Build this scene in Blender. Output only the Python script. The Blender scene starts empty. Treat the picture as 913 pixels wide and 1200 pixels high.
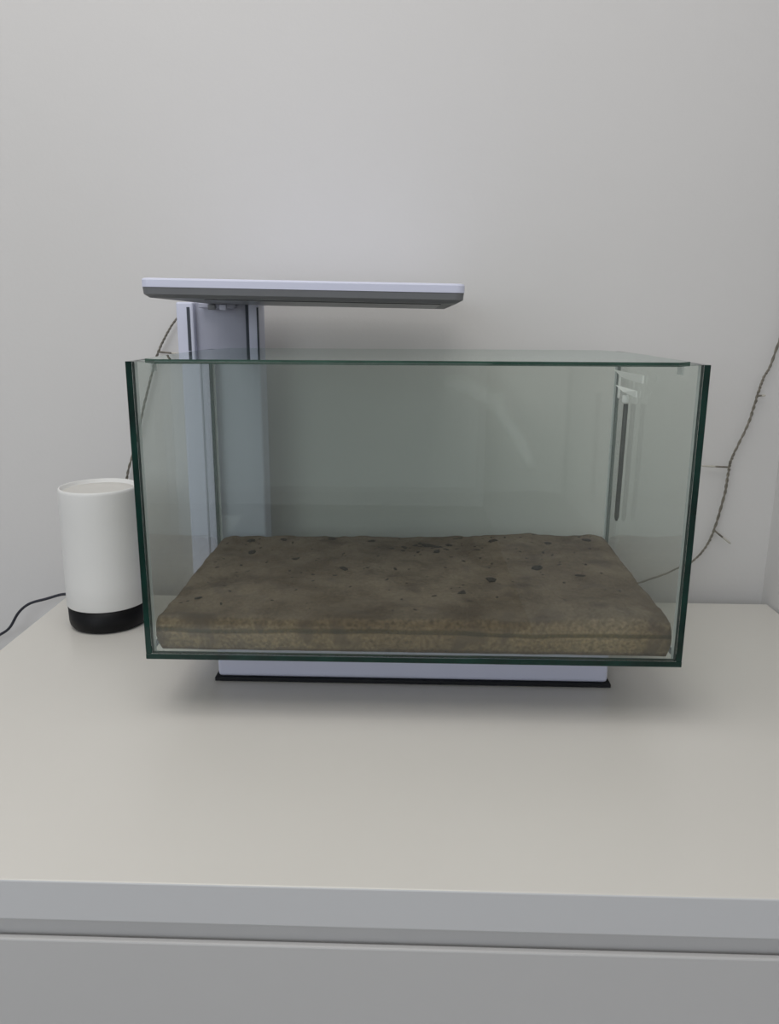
import bpy, bmesh, math, random
from mathutils import Vector, Matrix, noise

random.seed(7)
S = bpy.context.scene
C = S.collection

# ------------------------------------------------------------------ camera
FPX = 927.67
CAM_LOC = Vector((-0.0026, -0.6860, 0.3737))
PITCH, YAW, ROLL = 0.23764, -0.02909, -0.00502
fwd = Vector((math.sin(YAW) * math.cos(PITCH), math.cos(YAW) * math.cos(PITCH), -math.sin(PITCH)))
rt0 = Vector((math.cos(YAW), -math.sin(YAW), 0))
dn0 = fwd.cross(rt0)
rt = math.cos(ROLL) * rt0 + math.sin(ROLL) * dn0
dn = -math.sin(ROLL) * rt0 + math.cos(ROLL) * dn0
cam_d = bpy.data.cameras.new('camera')
cam_d.sensor_fit = 'HORIZONTAL'
cam_d.sensor_width = 36.0
cam_d.lens = FPX / 913 * 36.0
cam_d.shift_x = 1.5 / 913
cam_d.shift_y = -2.0 / 913
cam_d.clip_start = 0.01
cam = bpy.data.objects.new('camera', cam_d)
C.objects.link(cam)
up = -dn
cam.matrix_world = Matrix(((rt.x, up.x, -fwd.x, CAM_LOC.x), (rt.y, up.y, -fwd.y, CAM_LOC.y),
                           (rt.z, up.z, -fwd.z, CAM_LOC.z), (0, 0, 0, 1)))
S.camera = cam

# ------------------------------------------------------------------ world, lights, exposure
w = bpy.data.worlds.new('world')
S.world = w
w.use_nodes = True
w.node_tree.nodes['Background'].inputs[0].default_value = (0.95, 0.97, 1.0, 1)
w.node_tree.nodes['Background'].inputs[1].default_value = 0.33


def area(name, loc, target, sx, sy, power, col):
    l = bpy.data.lights.new(name, 'AREA')
    l.shape = 'RECTANGLE'
    l.size, l.size_y = sx, sy
    l.energy = power
    l.color = col
    o = bpy.data.objects.new(name, l)
    C.objects.link(o)
    o.location = loc
    o.rotation_euler = (Vector(target) - Vector(loc)).to_track_quat('-Z', 'Y').to_euler()
    return o


area('window_daylight', (-1.5, -2.9, 1.0), (0.0, 0.2, 0.3), 1.8, 1.2, 18, (0.86, 0.93, 1.0))
area('ceiling_light', (-0.45, -0.55, 1.64), (-0.45, -0.55, 0.0), 1.3, 1.3, 14, (1.0, 0.975, 0.94))

S.view_settings.view_transform = 'Standard'
S.view_settings.look = 'None'
S.view_settings.gamma = 1
S.view_settings.use_curve_mapping = False
S.view_settings.exposure = 0.0
try:
    S.cycles.transparent_max_bounces = 32
except Exception:
    pass


# ------------------------------------------------------------------ materials
def newmat(name):
    m = bpy.data.materials.new(name)
    m.use_nodes = True
    nt = m.node_tree
    return m, nt, nt.nodes['Principled BSDF']


def plain(name, col, rough=0.5, spec=0.5, var=0.03, scale=8.0, bump=0.0, bscale=200.0):
    m, nt, p = newmat(name)
    N, L = nt.nodes, nt.links
    tc = N.new('ShaderNodeTexCoord')
    nz = N.new('ShaderNodeTexNoise')
    nz.inputs['Scale'].default_value = scale
    nz.inputs['Detail'].default_value = 3
    L.new(tc.outputs['Object'], nz.inputs['Vector'])
    r = N.new('ShaderNodeValToRGB')
    r.color_ramp.elements[0].position = 0.3
    r.color_ramp.elements[1].position = 0.7
    r.color_ramp.elements[0].color = tuple(c * (1 - var) for c in col) + (1,)
    r.color_ramp.elements[1].color = tuple(min(1, c * (1 + var)) for c in col) + (1,)
    L.new(nz.outputs['Fac'], r.inputs[0])
    L.new(r.outputs[0], p.inputs['Base Color'])
    p.inputs['Roughness'].default_value = rough
    p.inputs['Specular IOR Level'].default_value = spec
    if bump:
        n2 = N.new('ShaderNodeTexNoise')
        n2.inputs['Scale'].default_value = bscale
        L.new(tc.outputs['Object'], n2.inputs['Vector'])
        b = N.new('ShaderNodeBump')
        b.inputs['Strength'].default_value = bump
        b.inputs['Distance'].default_value = 0.001
        L.new(n2.outputs['Fac'], b.inputs['Height'])
        L.new(b.outputs[0], p.inputs['Normal'])
    return m


def thin_glass(name, tint, gain=0.96, base=0.04, haze=0.0, hazecol=(0.8, 0.85, 0.83)):
    """clear tinted pane surface: transparent body, facing-dependent mirror, a little uneven pale haze"""
    m = bpy.data.materials.new(name)
    m.use_nodes = True
    nt = m.node_tree
    N, L = nt.nodes, nt.links
    N.remove(N['Principled BSDF'])
    out = N['Material Output']
    tr = N.new('ShaderNodeBsdfTransparent')
    tr.inputs[0].default_value = tuple(tint) + (1,)
    gl = N.new('ShaderNodeBsdfGlossy')
    gl.inputs['Color'].default_value = (0.95, 1, 0.98, 1)
    gl.inputs['Roughness'].default_value = 0.015
    lw = N.new('ShaderNodeLayerWeight')
    lw.inputs[0].default_value = 0.5
    pw = N.new('ShaderNodeMath')
    pw.operation = 'POWER'
    pw.inputs[1].default_value = 5
    L.new(lw.outputs['Facing'], pw.inputs[0])
    ma = N.new('ShaderNodeMath')
    ma.operation = 'MULTIPLY_ADD'
    ma.inputs[1].default_value = gain
    ma.inputs[2].default_value = base
    L.new(pw.outputs[0], ma.inputs[0])
    mx = N.new('ShaderNodeMixShader')
    L.new(ma.outputs[0], mx.inputs[0])
    body = tr.outputs[0]
    if haze:
        df = N.new('ShaderNodeBsdfDiffuse')
        df.inputs[0].default_value = tuple(hazecol) + (1,)
        tc = N.new('ShaderNodeTexCoord')
        nz = N.new('ShaderNodeTexNoise')
        nz.inputs['Scale'].default_value = 9
        nz.inputs['Detail'].default_value = 4
        L.new(tc.outputs['Object'], nz.inputs['Vector'])
        r = N.new('ShaderNodeMapRange')
        r.inputs[1].default_value = 0.3
        r.inputs[2].default_value = 0.8
        r.inputs[3].default_value = haze * 0.4
        r.inputs[4].default_value = haze * 1.5
        L.new(nz.outputs['Fac'], r.inputs[0])
        mh = N.new('ShaderNodeMixShader')
        L.new(r.outputs[0], mh.inputs[0])
        L.new(tr.outputs[0], mh.inputs[1])
        L.new(df.outputs[0], mh.inputs[2])
        body = mh.outputs[0]
    L.new(body, mx.inputs[1])
    L.new(gl.outputs[0], mx.inputs[2])
    L.new(mx.outputs[0], out.inputs[0])
    return m


def add_reflection_arc(m, cx, cz, rad, wid, amt):
    """reflection arc painted into the colour of one pane (object space), quarter circle"""
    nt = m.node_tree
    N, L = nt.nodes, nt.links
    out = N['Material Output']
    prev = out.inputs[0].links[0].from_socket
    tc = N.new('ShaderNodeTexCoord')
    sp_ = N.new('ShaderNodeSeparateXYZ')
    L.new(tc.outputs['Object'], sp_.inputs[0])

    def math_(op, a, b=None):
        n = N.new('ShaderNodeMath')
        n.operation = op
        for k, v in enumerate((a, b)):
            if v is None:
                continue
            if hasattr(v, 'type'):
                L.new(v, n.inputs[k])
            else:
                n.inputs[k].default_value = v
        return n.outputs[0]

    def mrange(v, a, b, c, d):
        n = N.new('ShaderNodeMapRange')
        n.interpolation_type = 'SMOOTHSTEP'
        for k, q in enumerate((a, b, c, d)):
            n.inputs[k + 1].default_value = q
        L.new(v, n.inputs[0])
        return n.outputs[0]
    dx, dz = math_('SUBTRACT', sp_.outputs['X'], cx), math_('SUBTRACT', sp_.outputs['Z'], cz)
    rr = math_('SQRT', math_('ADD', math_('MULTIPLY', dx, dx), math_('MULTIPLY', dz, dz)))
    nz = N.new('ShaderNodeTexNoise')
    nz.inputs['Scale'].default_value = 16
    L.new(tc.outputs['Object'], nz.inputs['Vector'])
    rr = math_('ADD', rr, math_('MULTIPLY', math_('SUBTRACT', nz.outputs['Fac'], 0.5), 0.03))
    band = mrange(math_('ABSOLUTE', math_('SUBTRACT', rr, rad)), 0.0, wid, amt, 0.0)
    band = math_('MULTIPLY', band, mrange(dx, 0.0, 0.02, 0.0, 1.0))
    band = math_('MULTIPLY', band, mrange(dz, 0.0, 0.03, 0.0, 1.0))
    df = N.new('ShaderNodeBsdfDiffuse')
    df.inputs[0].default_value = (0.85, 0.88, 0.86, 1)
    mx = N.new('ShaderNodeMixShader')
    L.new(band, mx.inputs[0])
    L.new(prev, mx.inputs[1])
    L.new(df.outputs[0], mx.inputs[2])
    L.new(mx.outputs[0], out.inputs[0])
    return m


def translucent_mat(name, col, alpha, rough=0.3):
    m, nt, p = newmat(name)
    p.inputs['Base Color'].default_value = tuple(col) + (1,)
    p.inputs['Roughness'].default_value = rough
    p.inputs['Alpha'].default_value = alpha
    return m


M = {}
M['wall'] = plain('wall_paint', (0.70, 0.69, 0.685), 0.9, 0.15, 0.012, 1.5, 0.12, 180)
M['floor'] = plain('floor_wood', (0.42, 0.40, 0.37), 0.5, 0.4, 0.08, 6)
M['ceiling'] = plain('ceiling_paint', (0.8, 0.79, 0.77), 0.9, 0.1, 0.01, 2)
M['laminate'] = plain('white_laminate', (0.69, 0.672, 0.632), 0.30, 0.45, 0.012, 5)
M['laminate_front'] = plain('white_laminate_front', (0.68, 0.685, 0.70), 0.45, 0.35, 0.012, 5)  # the same white laminate with cool front light mixed into its colour
M['drawer_front'] = plain('drawer_front_laminate', (0.60, 0.595, 0.595), 0.45, 0.35, 0.012, 5)  # white laminate greyed: shade on drawers and rail painted in
M['plastic'] = plain('cool_white_plastic', (0.66, 0.68, 0.83), 0.35, 0.45, 0.01, 10)
M['plastic_grey'] = plain('lavender_grey_plastic', (0.40, 0.41, 0.50), 0.4, 0.4, 0.02, 10)
M['tray'] = plain('grey_lamp_tray', (0.16, 0.165, 0.175), 0.45, 0.4, 0.03, 20)
M['tray_dark'] = plain('dark_lamp_lens', (0.11, 0.115, 0.12), 0.3, 0.5, 0.03, 20)
M['slot'] = plain('dark_slot', (0.06, 0.07, 0.09), 0.6, 0.3, 0.05, 30)
M['rubber'] = plain('black_rubber', (0.012, 0.013, 0.016), 0.6, 0.3, 0.1, 40)
M['black'] = plain('black_plastic', (0.006, 0.006, 0.007), 0.45, 0.2, 0.1, 30)
M['speaker'] = plain('matt_white_shell', (0.76, 0.76, 0.75), 0.5, 0.4, 0.01, 10)
M['speaker_top'] = plain('warm_white_top', (0.66, 0.65, 0.62), 0.6, 0.3, 0.02, 25)
M['cable'] = plain('dark_cable', (0.03, 0.032, 0.045), 0.5, 0.4, 0.1, 50)
M['wire'] = plain('grey_brown_wire', (0.20, 0.185, 0.155), 0.55, 0.35, 0.3, 160)
M['bulb'] = translucent_mat('clear_bulb_resin', (0.62, 0.60, 0.53), 0.7, 0.25)
M['glass'] = thin_glass('aquarium_glass', (0.950, 0.963, 0.952), haze=0.008)
M['glass_back'] = add_reflection_arc(thin_glass('aquarium_back_glass', (0.934, 0.953, 0.935), haze=0.008), 0.028, 0.125, 0.115, 0.012, 0.16)  # soft reflected arc painted onto the back pane
M['glass_lid'] = thin_glass('lid_glass', (0.97, 0.982, 0.974), gain=0.96, haze=0.03)  # pale haze painted in to lighten the lid like extra reflection
M['edge'] = plain('green_glass_edge', (0.002, 0.024, 0.018), 0.06, 0.3, 0.45, 30)
M['lid_edge'] = plain('lid_glass_edge', (0.04, 0.095, 0.07), 0.08, 0.5, 0.3, 30)
M['silicone'] = translucent_mat('clear_silicone', (0.62, 0.68, 0.67), 0.4, 0.3)
M['clip'] = translucent_mat('clear_white', (0.93, 0.95, 0.93), 0.95, 0.2)  # whitish material of the cap, tabs and strip
M['tube'] = plain('dark_grey_tube', (0.07, 0.075, 0.07), 0.35, 0.4, 0.15, 40)
M['debris'] = plain('dark_leaf_debris', (0.022, 0.016, 0.011), 0.8, 0.2, 0.4, 120)


def sand_mat():
    m, nt, p = newmat('brown_sand')
    N, L = nt.nodes, nt.links
    tc = N.new('ShaderNodeTexCoord')

    def nz(scale, detail=4):
        n = N.new('ShaderNodeTexNoise')
        n.inputs['Scale'].default_value = scale
        n.inputs['Detail'].default_value = detail
        L.new(tc.outputs['Object'], n.inputs['Vector'])
        return n

    def ramp(src, stops):
        r = N.new('ShaderNodeValToRGB')
        el = r.color_ramp.elements
        while len(el) < len(stops):
            el.new(0.5)
        for e, (pos, col) in zip(el, stops):
            e.position = pos
            e.color = tuple(col) + (1,)
        L.new(src, r.inputs[0])
        return r.outputs[0]

    def mixc(a, b, fac, mode='MIX'):
        x = N.new('ShaderNodeMix')
        x.data_type = 'RGBA'
        x.blend_type = mode
        for s_, v in ((x.inputs[0], fac), (x.inputs[6], a), (x.inputs[7], b)):
            if hasattr(v, 'type'):
                L.new(v, s_)
            else:
                s_.default_value = v
        return x.outputs[2]
    big = ramp(nz(9).outputs['Fac'], [(0.34, (0.125, 0.090, 0.058)), (0.5, (0.172, 0.130, 0.086)), (0.68, (0.23, 0.183, 0.128))])
    fine = ramp(nz(300, 6).outputs['Fac'], [(0.3, (0.55, 0.54, 0.52)), (0.7, (1.35, 1.33, 1.29))])
    col = mixc(big, fine, 1.0, 'MULTIPLY')
    blot = ramp(nz(38, 3).outputs['Fac'], [(0.54, (0, 0, 0)), (0.66, (0.85, 0.85, 0.85))])
    col = mixc(col, (0.085, 0.062, 0.045, 1), blot)
    # algae layers in the sand, wavy lines at fixed depths
    sx = N.new('ShaderNodeSeparateXYZ')
    L.new(tc.outputs['Object'], sx.inputs[0])
    wob = nz(14, 2)
    ad = N.new('ShaderNodeMath')
    ad.operation = 'MULTIPLY_ADD'
    ad.inputs[1].default_value = 0.007
    L.new(wob.outputs['Fac'], ad.inputs[0])
    L.new(sx.outputs['Z'], ad.inputs[2])
    mr = N.new('ShaderNodeMapRange')
    mr.inputs[1].default_value = 0.0
    mr.inputs[2].default_value = 0.05
    L.new(ad.outputs[0], mr.inputs[0])
    lay = ramp(mr.outputs[0], [(0.0, (0.55, 0.5, 0.42)), (0.10, (0.62, 0.55, 0.45)), (0.15, (1.12, 1.06, 0.86)), (0.43, (1.16, 1.10, 0.88)),
                               (0.46, (0.40, 0.36, 0.15)), (0.51, (0.42, 0.38, 0.17)), (0.55, (1.08, 1.03, 0.90)), (0.80, (1.0, 1.0, 1.0))])
    col = mixc(col, lay, 1.0, 'MULTIPLY')
    # thin grey-brown mulm film settled on the top of the bed
    geo = N.new('ShaderNodeNewGeometry')
    gs = N.new('ShaderNodeSeparateXYZ')
    L.new(geo.outputs['Normal'], gs.inputs[0])
    fm = N.new('ShaderNodeMapRange')
    fm.inputs[1].default_value = 0.45
    fm.inputs[2].default_value = 0.85
    fm.inputs[4].default_value = 0.6
    L.new(gs.outputs['Z'], fm.inputs[0])
    film = ramp(nz(24, 8).outputs['Fac'], [(0.36, (0.060, 0.044, 0.032)), (0.62, (0.165, 0.134, 0.104))])
    col = mixc(col, film, fm.outputs[0])
    L.new(col, p.inputs['Base Color'])
    p.inputs['Roughness'].default_value = 0.95
    p.inputs['Specular IOR Level'].default_value = 0.15
    b = N.new('ShaderNodeBump')
    b.inputs['Strength'].default_value = 0.5
    b.inputs['Distance'].default_value = 0.0012
    L.new(nz(320, 3).outputs['Fac'], b.inputs['Height'])
    L.new(b.outputs[0], p.inputs['Normal'])
    return m


M['sand'] = sand_mat()


# ------------------------------------------------------------------ helpers
def obj(name, bm, mats, parent=None, smooth=False):
    me = bpy.data.meshes.new(name)
    bmesh.ops.recalc_face_normals(bm, faces=bm.faces)
    if smooth:
        for f in bm.faces:
            f.smooth = True
    bm.to_mesh(me)
    bm.free()
    for mm in (mats if isinstance(mats, (list, tuple)) else [mats]):
        me.materials.append(M[mm])
    o = bpy.data.objects.new(name, me)
    C.objects.link(o)
    if parent:
        o.parent = parent
    return o


def tag(o, label, cat=None, group=None, kind=None):
    o['label'] = label
    if cat:
        o['category'] = cat
    if group:
        o['group'] = group
    if kind:
        o['kind'] = kind
    return o


def thing(name, label, cat, loc=(0, 0, 0), group=None):
    o = bpy.data.objects.new(name, None)
    o.empty_display_size = 0.05
    C.objects.link(o)
    o.location = loc
    return tag(o, label, cat, group)


def box(bm, x0, x1, y0, y1, z0, z1, bev=0.0, seg=2):
    r = bmesh.ops.create_cube(bm, size=1)
    vs = r['verts']
    for v in vs:
        v.co = Vector(((x0 + x1) / 2 + v.co.x * (x1 - x0), (y0 + y1) / 2 + v.co.y * (y1 - y0), (z0 + z1) / 2 + v.co.z * (z1 - z0)))
    if bev:
        es = list({e for v in vs for e in v.link_edges})
        bmesh.ops.bevel(bm, geom=es, offset=bev, segments=seg, affect='EDGES', profile=0.5)
    return bm


def B(*a, **k):
    return box(bmesh.new(), *a, **k)


def prism(bm, poly, z0, z1, bev=0.0):
    lo = [bm.verts.new((x, y, z0)) for x, y in poly]
    hi = [bm.verts.new((x, y, z1)) for x, y in poly]
    bm.faces.new(lo[::-1])
    bm.faces.new(hi)
    n = len(poly)
    for i in range(n):
        bm.faces.new((lo[i], lo[(i + 1) % n], hi[(i + 1) % n], hi[i]))
    if bev:
        bmesh.ops.bevel(bm, geom=list(bm.edges), offset=bev, segments=2, affect='EDGES')
    return bm


def lathe(prof, n=64):
    bm = bmesh.new()
    rings = []
    for r, z in prof:
        if r < 1e-6:
            rings.append([bm.verts.new((0, 0, z))])
        else:
            rings.append([bm.verts.new((r * math.cos(2 * math.pi * i / n), r * math.sin(2 * math.pi * i / n), z)) for i in range(n)])
    for a, b in zip(rings, rings[1:]):
        for i in range(n):
            j = (i + 1) % n
            if len(a) == 1 and len(b) == 1:
                continue
            if len(a) == 1:
                bm.faces.new((a[0], b[i], b[j]))
            elif len(b) == 1:
                bm.faces.new((a[i], a[j], b[0]))
            else:
                bm.faces.new((a[i], a[j], b[j], b[i]))
    return bm


def catmull(pts, n=8):
    P = [Vector(p) for p in pts]
    out = []
    for i in range(len(P) - 1):
        p0 = P[max(i - 1, 0)]
        p1, p2 = P[i], P[i + 1]
        p3 = P[min(i + 2, len(P) - 1)]
        for k in range(n):
            t = k / n
            out.append(0.5 * ((2 * p1) + (p2 - p0) * t + (2 * p0 - 5 * p1 + 4 * p2 - p3) * t * t + (3 * p1 - p0 - 3 * p2 + p3) * t ** 3))
    out.append(P[-1])
    return out


def tube(bm, path, rad, n=8, phase=0.0):
    rings = []
    nrm = None
    for i, p in enumerate(path):
        t = (path[min(i + 1, len(path) - 1)] - path[max(i - 1, 0)]).normalized()
        if nrm is None:
            nrm = t.orthogonal().normalized()
        nrm = (nrm - t * nrm.dot(t)).normalized()
        b = t.cross(nrm)
        r = rad(i / (len(path) - 1)) if callable(rad) else rad
        rings.append([bm.verts.new(p + (nrm * math.cos(2 * math.pi * k / n) + b * math.sin(2 * math.pi * k / n)) * r) for k in range(n)])
    for a, b in zip(rings, rings[1:]):
        for k in range(n):
            bm.faces.new((a[k], a[(k + 1) % n], b[(k + 1) % n], b[k]))
    bm.faces.new(rings[0][::-1])
    bm.faces.new(rings[-1])
    return bm


# ------------------------------------------------------------------ room
WY = 0.366          # face of the back wall
WX = 0.485          # face of the right wall
FZ = -0.78
tag(obj('wall_back', B(-3.2, WX, WY, WY + 0.12, FZ, 1.7), 'wall'), 'off-white painted wall behind the glass tank', kind='structure')
tag(obj('wall_right', B(WX, WX + 0.12, -4.2, WY + 0.12, FZ, 1.7), 'wall'), 'off-white side wall at the right edge of the dresser', kind='structure')
tag(obj('floor', B(-3.2, WX, -4.2, WY, FZ - 0.1, FZ), 'floor'), 'wooden floor under the dresser', kind='structure')
tag(obj('ceiling', B(-3.2, WX, -4.2, WY, 1.7, 1.8), 'ceiling'), 'white ceiling above the room', kind='structure')

# ------------------------------------------------------------------ dresser
DX0, DX1, DY0, DY1 = -0.474, 0.482, -0.228, 0.342
dr = thing('chest_of_drawers', 'white laminate chest of drawers with a thick top, carrying the glass tank', 'dresser', (0, 0, FZ))


def dpart(name, x0, x1, y0, y1, z0, z1, mat, bev, parent=dr):
    o = obj(name, B(x0, x1, y0, y1, z0 - FZ, z1 - FZ, bev=bev), mat)
    o.parent = parent
    return o


tp = dpart('top_panel', DX0, DX1, DY0, DY1, -0.032, 0.0, ['laminate', 'laminate_front'], 0.0012)
for f in tp.data.polygons:
    f.material_index = 0 if abs(f.normal.z) > 0.9 else 1      # cool light put into the colour of the cut sides
dpart('side_panel', DX0, DX0 + 0.02, DY0 + 0.006, DY1, FZ, -0.0322, 'laminate_front', 0.001)
dpart('side_panel', DX1 - 0.02, DX1, DY0 + 0.006, DY1, FZ, -0.0322, 'laminate_front', 0.001)
dpart('back_panel', DX0 + 0.021, DX1 - 0.021, DY1 - 0.01, DY1, FZ, -0.0322, 'laminate_front', 0)
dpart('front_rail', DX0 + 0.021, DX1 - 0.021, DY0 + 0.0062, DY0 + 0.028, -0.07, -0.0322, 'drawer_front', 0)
dpart('plinth', DX0 + 0.021, DX1 - 0.021, DY0 + 0.03, DY0 + 0.045, FZ, FZ + 0.06, 'laminate_front', 0)
zt = -0.0465
for k in range(3):
    zb = zt - 0.215
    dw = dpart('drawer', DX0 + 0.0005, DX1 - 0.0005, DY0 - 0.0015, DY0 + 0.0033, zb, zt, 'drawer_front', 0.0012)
    dpart('drawer_box', DX0 + 0.035, DX1 - 0.035, DY0 + 0.032, DY1 - 0.03, zb + 0.02, zb + 0.16, 'laminate_front', 0, parent=dw)
    zt = zb - 0.014

# ------------------------------------------------------------------ lamp stand: base, column, lamp head
st = thing('aquarium_stand', 'cool white stand with a low base, rear column and flat lamp above the tank', 'lamp stand', (0, 0, 0))
H = 0.06
base = obj('base', B(-0.2045, 0.2055, 0.083, 0.338, 0.004, H, bev=0.004, seg=3), 'plastic', st)
obj('rubber_foot', B(-0.2075, 0.2085, 0.080, 0.340, 0.0, 0.0042, bev=0.0008), 'rubber', base)['label'] = 'thin black rubber strip under the base'

CX0, CX1 = -0.2895, -0.1885
colb = obj('column', B(CX0 + 0.003, CX1, 0.294, 0.336, 0.0042, 0.329, bev=0.003, seg=3), 'plastic', st)
obj('column_rib', B(CX0 + 0.026, CX0 + 0.028, 0.2928, 0.2946, 0.03, 0.329), 'plastic_grey', colb)
# telescopic upper mast: recessed middle panel between two rails
mast = obj('mast', B(CX0 + 0.018, CX1 - 0.014, 0.304, 0.334, 0.32, 0.392, bev=0.001), 'plastic_grey', st)
rl = obj('mast_rail', B(CX0, CX0 + 0.021, 0.294, 0.336, 0.3295, 0.392, bev=0.0022, seg=2), 'plastic', mast)
obj('slot', B(CX0 + 0.0132, CX0 + 0.0168, 0.2932, 0.296, 0.334, 0.386), 'slot', mast)['label'] = 'dark slot in the left rail'
obj('mast_rail', B(CX1 - 0.0135, CX1 - 0.001, 0.296, 0.336, 0.3295, 0.392, bev=0.0018), 'plastic', mast)
obj('groove', B(CX1 - 0.0175, CX1 - 0.0137, 0.299, 0.304, 0.3292, 0.390), 'slot', mast)
obj('groove', B(CX1 - 0.0032, CX1 - 0.0012, 0.2952, 0.2970, 0.332, 0.386), 'slot', mast)

# lamp head, slightly drooping to its free end on the right
head = bpy.data.objects.new('lamp_head', None)
head.empty_display_size = 0.03
C.objects.link(head)
head.parent = st
head.location = (-0.239, 0.30, 0.390)
head.rotation_euler = (math.radians(-0.4), math.radians(0.85), math.radians(0.3))


def rrect(x0, x1, y0, y1, r, n=6):
    pts = []
    for cx, cy, a0 in ((x1 - r, y1 - r, 0), (x0 + r, y1 - r, 90), (x0 + r, y0 + r, 180), (x1 - r, y0 + r, 270)):
        for k in range(n + 1):
            a = math.radians(a0 + 90 * k / n)
            pts.append((cx + r * math.cos(a), cy + r * math.sin(a)))
    return pts


def loft(sections):
    bm = bmesh.new()
    rings = [[bm.verts.new((x, y, z)) for x, y in poly] for poly, z in sections]
    n = len(rings[0])
    for a, b in zip(rings, rings[1:]):
        for i in range(n):
            bm.faces.new((a[i], a[(i + 1) % n], b[(i + 1) % n], b[i]))
    bm.faces.new(rings[0][::-1])
    bm.faces.new(rings[-1])
    return bm


HX0, HX1, HY0, HY1 = -0.0125, 0.2815, -0.25, 0.03
obj('top_shell', loft([(rrect(HX0, HX1, HY0, HY1, 0.008), 0.0088), (rrect(HX0, HX1, HY0, HY1, 0.008), 0.0150),
                       (rrect(HX0 + 0.0006, HX1 - 0.0006, HY0 + 0.0006, HY1 - 0.0006, 0.008), 0.0163),
                       (rrect(HX0 + 0.002, HX1 - 0.002, HY0 + 0.002, HY1 - 0.002, 0.008), 0.0168)]), 'plastic', head)
tray = obj('light_tray', loft([(rrect(HX0 + 0.0055, HX1 - 0.0065, HY0 + 0.0055, HY1 - 0.004, 0.006), -0.0004),
                               (rrect(HX0 + 0.001, HX1 - 0.001, HY0 + 0.001, HY1 - 0.001, 0.008), 0.0026),
                               (rrect(HX0 + 0.0004, HX1 - 0.0004, HY0 + 0.0004, HY1 - 0.0004, 0.008), 0.0087)]), 'tray', head)
tray['label'] = 'grey lower tray of the lamp'
obj('lens', prism(bmesh.new(), rrect(HX0 + 0.05, HX1 - 0.02, HY0 + 0.03, HY1 - 0.07, 0.004), -0.0012, -0.0003), 'tray_dark', tray)
hg = obj('hinge', B(-0.022, 0.022, -0.009, 0.001, -0.0052, 0.0005, bev=0.0012), 'plastic_grey', head)
obj('hinge_knob', B(-0.010, -0.001, -0.0125, -0.0085, -0.0072, -0.0008, bev=0.001), 'tray', hg)
obj('hinge_knob', B(0.004, 0.012, -0.0125, -0.0085, -0.0072, -0.0008, bev=0.001), 'plastic', hg)

# ------------------------------------------------------------------ glass tank
W2, D, HT, T = 0.25, 0.2895, 0.2762, 0.0056
TZ = H + 0.0006
tank = thing('glass_tank', 'clear frameless glass tank with dark green edges, standing on the white base', 'aquarium', (0, 0, TZ))
tank.rotation_euler.z = 0.0036


def pane(name, x0, x1, y0, y1, z0, z1, axis, gmat='glass'):
    """one sheet of glass: the two big faces are clear, the cut edges green"""
    bm = B(x0, x1, y0, y1, z0, z1)
    bm.normal_update()
    for f in bm.faces:
        f.material_index = 0 if abs(f.normal[axis]) > 0.9 else 1
    bmesh.ops.bevel(bm, geom=[e for e in bm.edges if {f.material_index for f in e.link_faces} == {0, 1}], offset=0.0004, segments=1, affect='EDGES', material=1)
    return obj(name, bm, [gmat, 'edge'], tank)


G = 0.0002
pane('bottom_pane', -W2, W2, 0, D, 0, T, 2)
pane('side_pane', -W2, -W2 + T, 0, D, T + G, HT, 0)
pane('side_pane', W2 - T, W2, 0, D, T + G, HT, 0)
pane('front_pane', -W2 + T + G, W2 - T - G, 0, T, T + G, HT, 1)
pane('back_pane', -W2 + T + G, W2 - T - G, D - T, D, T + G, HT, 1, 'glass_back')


def bead(p0, p1, ax, ay, s=0.0026):
    """triangular silicone fillet between two inner faces"""
    bm = bmesh.new()
    a, b = Vector(p0), Vector(p1)
    u, v = Vector(ax) * s, Vector(ay) * s
    tri = [[bm.verts.new(p + q) for q in (Vector(), u, (u + v) * 0.32, v)] for p in (a, b)]
    for i in range(4):
        bm.faces.new((tri[0][i], tri[0][(i + 1) % 4], tri[1][(i + 1) % 4], tri[1][i]))
    bm.faces.new(tri[0])
    bm.faces.new(tri[1][::-1])
    return obj('silicone_seam', bm, 'silicone', tank)


e = 0.0003
xi, y0i, y1i, zi = W2 - T - e - G, T + e, D - T - e, T + G + e
for sx in (-1, 1):
    bead((sx * xi, y0i, zi), (sx * xi, y0i, HT - 0.001), (-sx, 0, 0), (0, 1, 0))
    bead((sx * xi, y1i, zi), (sx * xi, y1i, HT - 0.001), (-sx, 0, 0), (0, -1, 0))
bead((-xi + .004, y1i, zi), (xi - .004, y1i, zi), (0, -1, 0), (0, 0, 1))

# glass lid with clipped corners, loose on the rim
LZ = TZ + HT - 0.0022
bm = prism(bmesh.new(), [(-0.2265, 0.007), (0.2255, 0.007), (0.2395, 0.021), (0.2395, 0.19), (0.222, 0.2815), (-0.222, 0.2815), (-0.2395, 0.19), (-0.2395, 0.021)], 0, 0.0038)
bm.normal_update()
for f in bm.faces:
    f.material_index = 0 if abs(f.normal.z) > 0.9 else 1
lid = obj('lid', bm, ['glass_lid', 'lid_edge'], tank)
lid.location = (0, 0, LZ - TZ)
lid['label'] = 'flat glass lid with cut corners'
for sx in (-1, 1):
    for yy in (0.05, 0.225):
        x1 = sx * (W2 - T - 0.0003)
        bm = box(bmesh.new(), min(x1, x1 - sx * 0.008), max(x1, x1 - sx * 0.008), yy, yy + 0.014, HT - 0.0046, HT - 0.0026)
        box(bm, min(x1, x1 - sx * 0.0012), max(x1, x1 - sx * 0.0012), yy, yy + 0.014, HT - 0.0120, HT - 0.0047)
        obj('lid_clip', bm, 'silicone', tank)['label'] = 'small clear lid clip'

# ------------------------------------------------------------------ sand
SX0, SX1, SY0, SY1 = -0.2392, 0.2392, 0.0088, 0.2795
SZ = TZ + T + 0.0008


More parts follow.
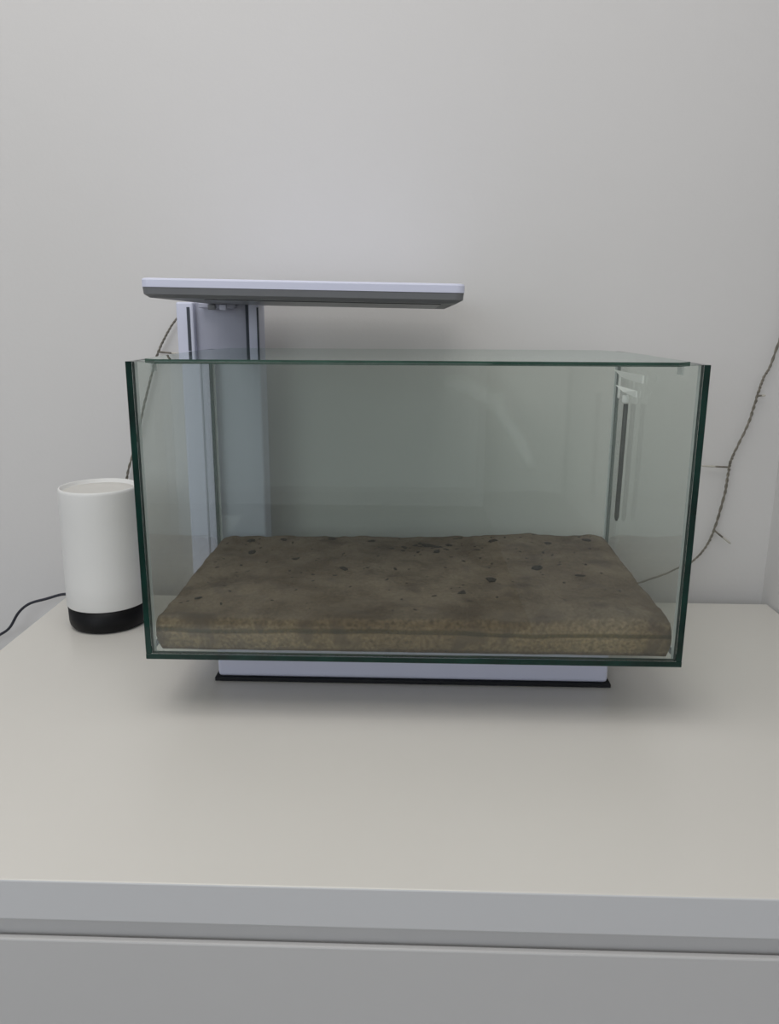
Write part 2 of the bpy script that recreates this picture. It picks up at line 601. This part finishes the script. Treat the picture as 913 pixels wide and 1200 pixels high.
def sand_h(x, y):
    u = (x - SX0) / (SX1 - SX0)
    v = (y - SY0) / (SY1 - SY0)
    z = 0.0350 + 0.004 * math.exp(-((u - 0.9) / 0.15) ** 2 - (v / 0.3) ** 2) + v * (0.000 + 0.009 * u)
    z += 0.0030 * noise.noise(Vector((x * 11, y * 11, 3.1))) + 0.0022 * noise.noise(Vector((x * 38, y * 38, 7.7))) + 0.0014 * noise.noise(Vector((x * 110, y * 110, 1.3)))
    # slumped rims: the bed drops a little where it meets the glass
    e_ = min((x - SX0) / 0.016, (SX1 - x) / 0.020, (y - SY0) / 0.003, 1.0)
    z -= 0.0022 * (1 - max(e_, 0)) ** 2
    return z


def sand_bed():
    bm = bmesh.new()
    nx, ny, nz_ = 150, 84, 9
    top = [[bm.verts.new((SX0 + (SX1 - SX0) * i / nx, SY0 + (SY1 - SY0) * j / ny, sand_h(SX0 + (SX1 - SX0) * i / nx, SY0 + (SY1 - SY0) * j / ny)))
            for i in range(nx + 1)] for j in range(ny + 1)]
    for j in range(ny):
        for i in range(nx):
            bm.faces.new((top[j][i], top[j][i + 1], top[j + 1][i + 1], top[j + 1][i]))
    ring = top[0] + [r[-1] for r in top[1:]] + top[-1][-2::-1] + [r[0] for r in top[-2:0:-1]]
    prev = ring
    cx, cy = 0, (SY0 + SY1) / 2
    for k in range(1, nz_ + 1):
        t = k / nz_
        cur = []
        for v in ring:
            bul = 0.0022 * math.sin(min(t * 1.15, 1) * math.pi) + 0.0008 * noise.noise(Vector((v.co.x * 40, v.co.y * 40, t * 4)))
            if t > 0.8:
                bul -= 0.0015 * ((t - 0.8) / 0.2) ** 2
            d_ = Vector(((1 if v.co.x > SX1 - 1e-5 else -1 if v.co.x < SX0 + 1e-5 else 0), (1 if v.co.y > SY1 - 1e-5 else -1 if v.co.y < SY0 + 1e-5 else 0), 0))
            cur.append(bm.verts.new((v.co.x + d_.x * bul, v.co.y + d_.y * bul, v.co.z * (1 - t))))
        for i in range(len(ring)):
            j = (i + 1) % len(ring)
            bm.faces.new((prev[i], prev[j], cur[j], cur[i]))
        prev = cur
    bm.faces.new(prev)
    o = obj('sand_bed', bm, 'sand', smooth=True)
    o.location = (0, 0, SZ)
    o.rotation_euler.z = 0.0036
    return tag(o, 'uneven bed of brown sand covering the bottom of the glass tank', 'sand', kind='stuff')


sand = sand_bed()

bm = bmesh.new()
rnd = random.Random(21)


def flake(x, y, s, el=1.0):
    z = sand_h(x, y)
    a = rnd.uniform(0, 6.28)
    n = rnd.randint(5, 7)
    c = bm.verts.new((x, y, z + s * 0.45))
    ring_, low = [], []
    for k in range(n):
        q = 2 * math.pi * k / n
        r = s * rnd.uniform(0.7, 1.2)
        dx, dy = r * el * math.cos(q), r * math.sin(q)
        X, Y = x + dx * math.cos(a) - dy * math.sin(a), y + dx * math.sin(a) + dy * math.cos(a)
        X = min(max(X, SX0 + .002), SX1 - .002)
        Y = min(max(Y, SY0 + .002), SY1 - .002)
        ring_.append(bm.verts.new((X, Y, sand_h(X, Y) + s * rnd.uniform(0.1, 0.3))))
        low.append(bm.verts.new((X, Y, sand_h(X, Y) - 0.0008)))
    for k in range(n):
        bm.faces.new((c, ring_[k], ring_[(k + 1) % n]))
        bm.faces.new((ring_[k], low[k], low[(k + 1) % n], ring_[(k + 1) % n]))


for x, y, s in ((-0.19, 0.215, .0042), (-0.135, 0.19, .0035), (-0.075, 0.15, .0038), (0.02, 0.235, .006), (0.045, 0.24, .004), (0.03, 0.21, .0035),
                (0.14, 0.16, .0050), (0.085, 0.115, .0055), (0.05, 0.075, .0035), (0.18, 0.13, .0035), (0.1, 0.25, .004), (0.165, 0.245, .0035),
                (-0.2, 0.26, .004), (-0.16, 0.262, .0035), (-0.10, 0.268, .004), (-0.05, 0.262, .003), (-0.215, 0.06, .003), (0.215, 0.255, .004)):
    flake(x, y, s * 1.1, 1.5)
for k in range(26):
    a_, r_ = rnd.uniform(0, 6.28), rnd.random()
    flake(0.03 + 0.055 * r_ * math.cos(a_), 0.225 + 0.025 * r_ * math.sin(a_), rnd.uniform(.001, .003), 1.6)
for k in range(170):
    flake(rnd.uniform(SX0 + .01, SX1 - .01), SY0 + .012 + (SY1 - SY0 - .016) * rnd.random() ** 0.8, rnd.uniform(.0006, .0017), rnd.uniform(1, 2.2))
deb = obj('leaf_debris', bm, 'debris', sand)
tag(deb, 'scattered dark leaf crumbs on the sand', kind='stuff')

# ------------------------------------------------------------------ thermometer stick on the right pane
th = thing('aquarium_thermometer', 'slim dark grey stick with clear white tabs at the right rear of the tank', 'thermometer', (0, 0, 0))
th.rotation_euler.z = 0.0036
p_top, p_bot = Vector((0.2402, 0.2190, 0.2845)), Vector((0.2402, 0.2230, 0.1440))
bm = bmesh.new()
tube(bm, [p_bot + (p_top - p_bot) * t for t in (0, .01, .03, .5, .97, .99, 1)], lambda t: 0.0027 if 0.2 < t < 0.8 else 0.0016, 12)
obj('stick', bm, 'tube', th, smooth=True)
bm = lathe([(0, 0), (0.0030, 0), (0.0040, 0.002), (0.0040, 0.008), (0.0030, 0.010), (0, 0.010)], 20)
cp = obj('cap', bm, 'clip', th, smooth=True)
cp.location = (0.2392, 0.2190, 0.2815)


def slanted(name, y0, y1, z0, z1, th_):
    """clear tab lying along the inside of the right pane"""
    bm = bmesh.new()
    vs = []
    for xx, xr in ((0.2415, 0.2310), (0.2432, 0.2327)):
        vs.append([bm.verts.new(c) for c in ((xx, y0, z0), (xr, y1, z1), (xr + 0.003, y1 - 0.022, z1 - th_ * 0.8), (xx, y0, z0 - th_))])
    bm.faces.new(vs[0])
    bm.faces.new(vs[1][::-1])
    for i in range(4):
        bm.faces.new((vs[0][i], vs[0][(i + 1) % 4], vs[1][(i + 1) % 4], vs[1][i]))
    return obj(name, bm, 'clip', th)  # same whitish material as the cap


slanted('white_tab', 0.168, 0.245, 0.3165, 0.3175, 0.0085)  # slanted white tab beside the stick
slanted('white_tab', 0.188, 0.235, 0.2985, 0.3010, 0.0070)
obj('white_strip', B(0.2350, 0.2372, 0.2360, 0.2400, 0.286, 0.3150, bev=0.0005), 'clip', th)  # same whitish material as the cap

# ------------------------------------------------------------------ white cylinder at the left
sp = thing('smart_speaker', 'white cylinder on a black base, standing left of the glass tank', 'speaker', (-0.3808, 0.2425, 0))
obj('base_ring', lathe([(0, 0), (0.040, 0), (0.0440, 0.0015), (0.0464, 0.005), (0.0473, 0.010), (0.0476, 0.0290), (0, 0.0290)]), 'black', sp, True)['label'] = 'black base of the cylinder'
obj('shell', lathe([(0, 0.0292), (0.0480, 0.0292), (0.0484, 0.0300), (0.0482, 0.06), (0.0478, 0.10), (0.0473, 0.150), (0.0470, 0.1710), (0.0467, 0.1735),
                    (0.0458, 0.1752), (0.0448, 0.1755), (0.0440, 0.1748), (0.0432, 0.1730), (0.042, 0.1705), (0.030, 0.1685), (0.0, 0.1675)], 72), 'speaker', sp, True)
obj('top_dish', lathe([(0, 0.1682), (0.012, 0.1684), (0.030, 0.1693), (0.0405, 0.1711), (0.0412, 0.1706)], 48), 'speaker_top', sp, True)['label'] = 'slightly sunken warm white top'

# its power cable
cab = tube(bmesh.new(), catmull([(-0.390, 0.2905, 0.006), (-0.425, 0.312, 0.0030), (-0.458, 0.328, 0.0028), (-0.480, 0.333, 0.0022), (-0.505, 0.335, -0.0055), (-0.530, 0.336, -0.0135), (-0.548, 0.338, -0.028),
                                 (-0.565, 0.341, -0.052), (-0.585, 0.345, -0.066), (-0.625, 0.350, -0.09), (-0.68, 0.355, -0.16), (-0.70, 0.357, -0.3), (-0.705, 0.358, -0.55), (-0.72, 0.35, -0.765), (-0.85, 0.34, -0.7765)], 8), 0.0019, 10)
tag(obj('power_cable', cab, 'cable', smooth=True), 'thin dark cable curving from the white cylinder over the dresser corner', 'cable')

# ------------------------------------------------------------------ string of tiny lights on bare wire, hung along the wall behind the tank
sl = thing('string_light', 'thin grey twisted wire with tiny clear bulbs running along the wall behind the tank', 'string light', (0, 0, 0))
YW = 0.357
pts = [(0.4765, YW, 0.95), (0.4775, YW, 0.60), (0.474, YW, 0.42), (0.4585, YW, 0.328), (0.449, YW, 0.302), (0.4435, YW, 0.279), (0.436, YW, 0.243), (0.421, YW, 0.201), (0.4175, YW, 0.184),
       (0.4155, YW, 0.150), (0.4065, YW, 0.100), (0.3965, YW, 0.073), (0.3800, YW, 0.053), (0.3600, YW, 0.043), (0.337, YW, 0.032), (0.27, 0.354, 0.012), (0.15, 0.352, -0.004),
       (-0.1, 0.352, -0.022), (-0.25, 0.352, -0.022), (-0.345, 0.353, -0.018), (-0.385, 0.355, 0.03), (-0.392, YW, 0.10), (-0.391, YW, 0.140), (-0.3870, YW, 0.166), (-0.371, YW, 0.214), (-0.3565, YW, 0.264), (-0.345, YW, 0.300), (-0.3340, YW, 0.330), (-0.322, YW, 0.352),
       (-0.3085, YW, 0.371), (-0.292, YW, 0.385), (-0.262, YW, 0.396), (-0.235, YW, 0.37)]
path = catmull(pts, 26)
bm = bmesh.new()
for ph in (0, math.pi):
    pp = []
    for i, p in enumerate(path):
        a = i * 0.55 + ph
        jit = 0.0009 * noise.noise(Vector((i * 0.21, 0, 5)))
        pp.append(p + Vector((0.0010 * math.cos(a) + jit, 0.0010 * math.sin(a), 0.0006 * math.cos(a) + jit)))
    tube(bm, pp, 0.00105, 6)
obj('wire', bm, 'wire', sl, smooth=True)


def bulb(p, q):
    p, q = Vector(p), Vector(q)
    d = q - p
    b2 = bmesh.new()
    tube(b2, [p, p + d * 0.25, p + d * 0.5], lambda t: 0.0013, 6)
    s = obj('bulb_lead', b2, 'wire', sl, smooth=True)
    b3 = bmesh.new()
    tube(b3, [p + d * t for t in (0.45, 0.5, 0.62, 0.8, 0.93, 1.0)], lambda t: 0.0013 * (1 - 0.55 * abs(2 * t - 1) ** 3), 8)
    obj('bulb', b3, 'bulb', s, smooth=True)


bulb((0.4175, YW, 0.185), (0.381, YW, 0.1865))
bulb((0.4065, YW, 0.0985), (0.4305, YW, 0.080))
bulb((0.4435, YW, 0.279), (0.4540, YW, 0.2795))
bulb((-0.3340, YW, 0.330), (-0.300, YW, 0.327))
bulb((0.475, YW, 0.43), (0.459, YW, 0.445))
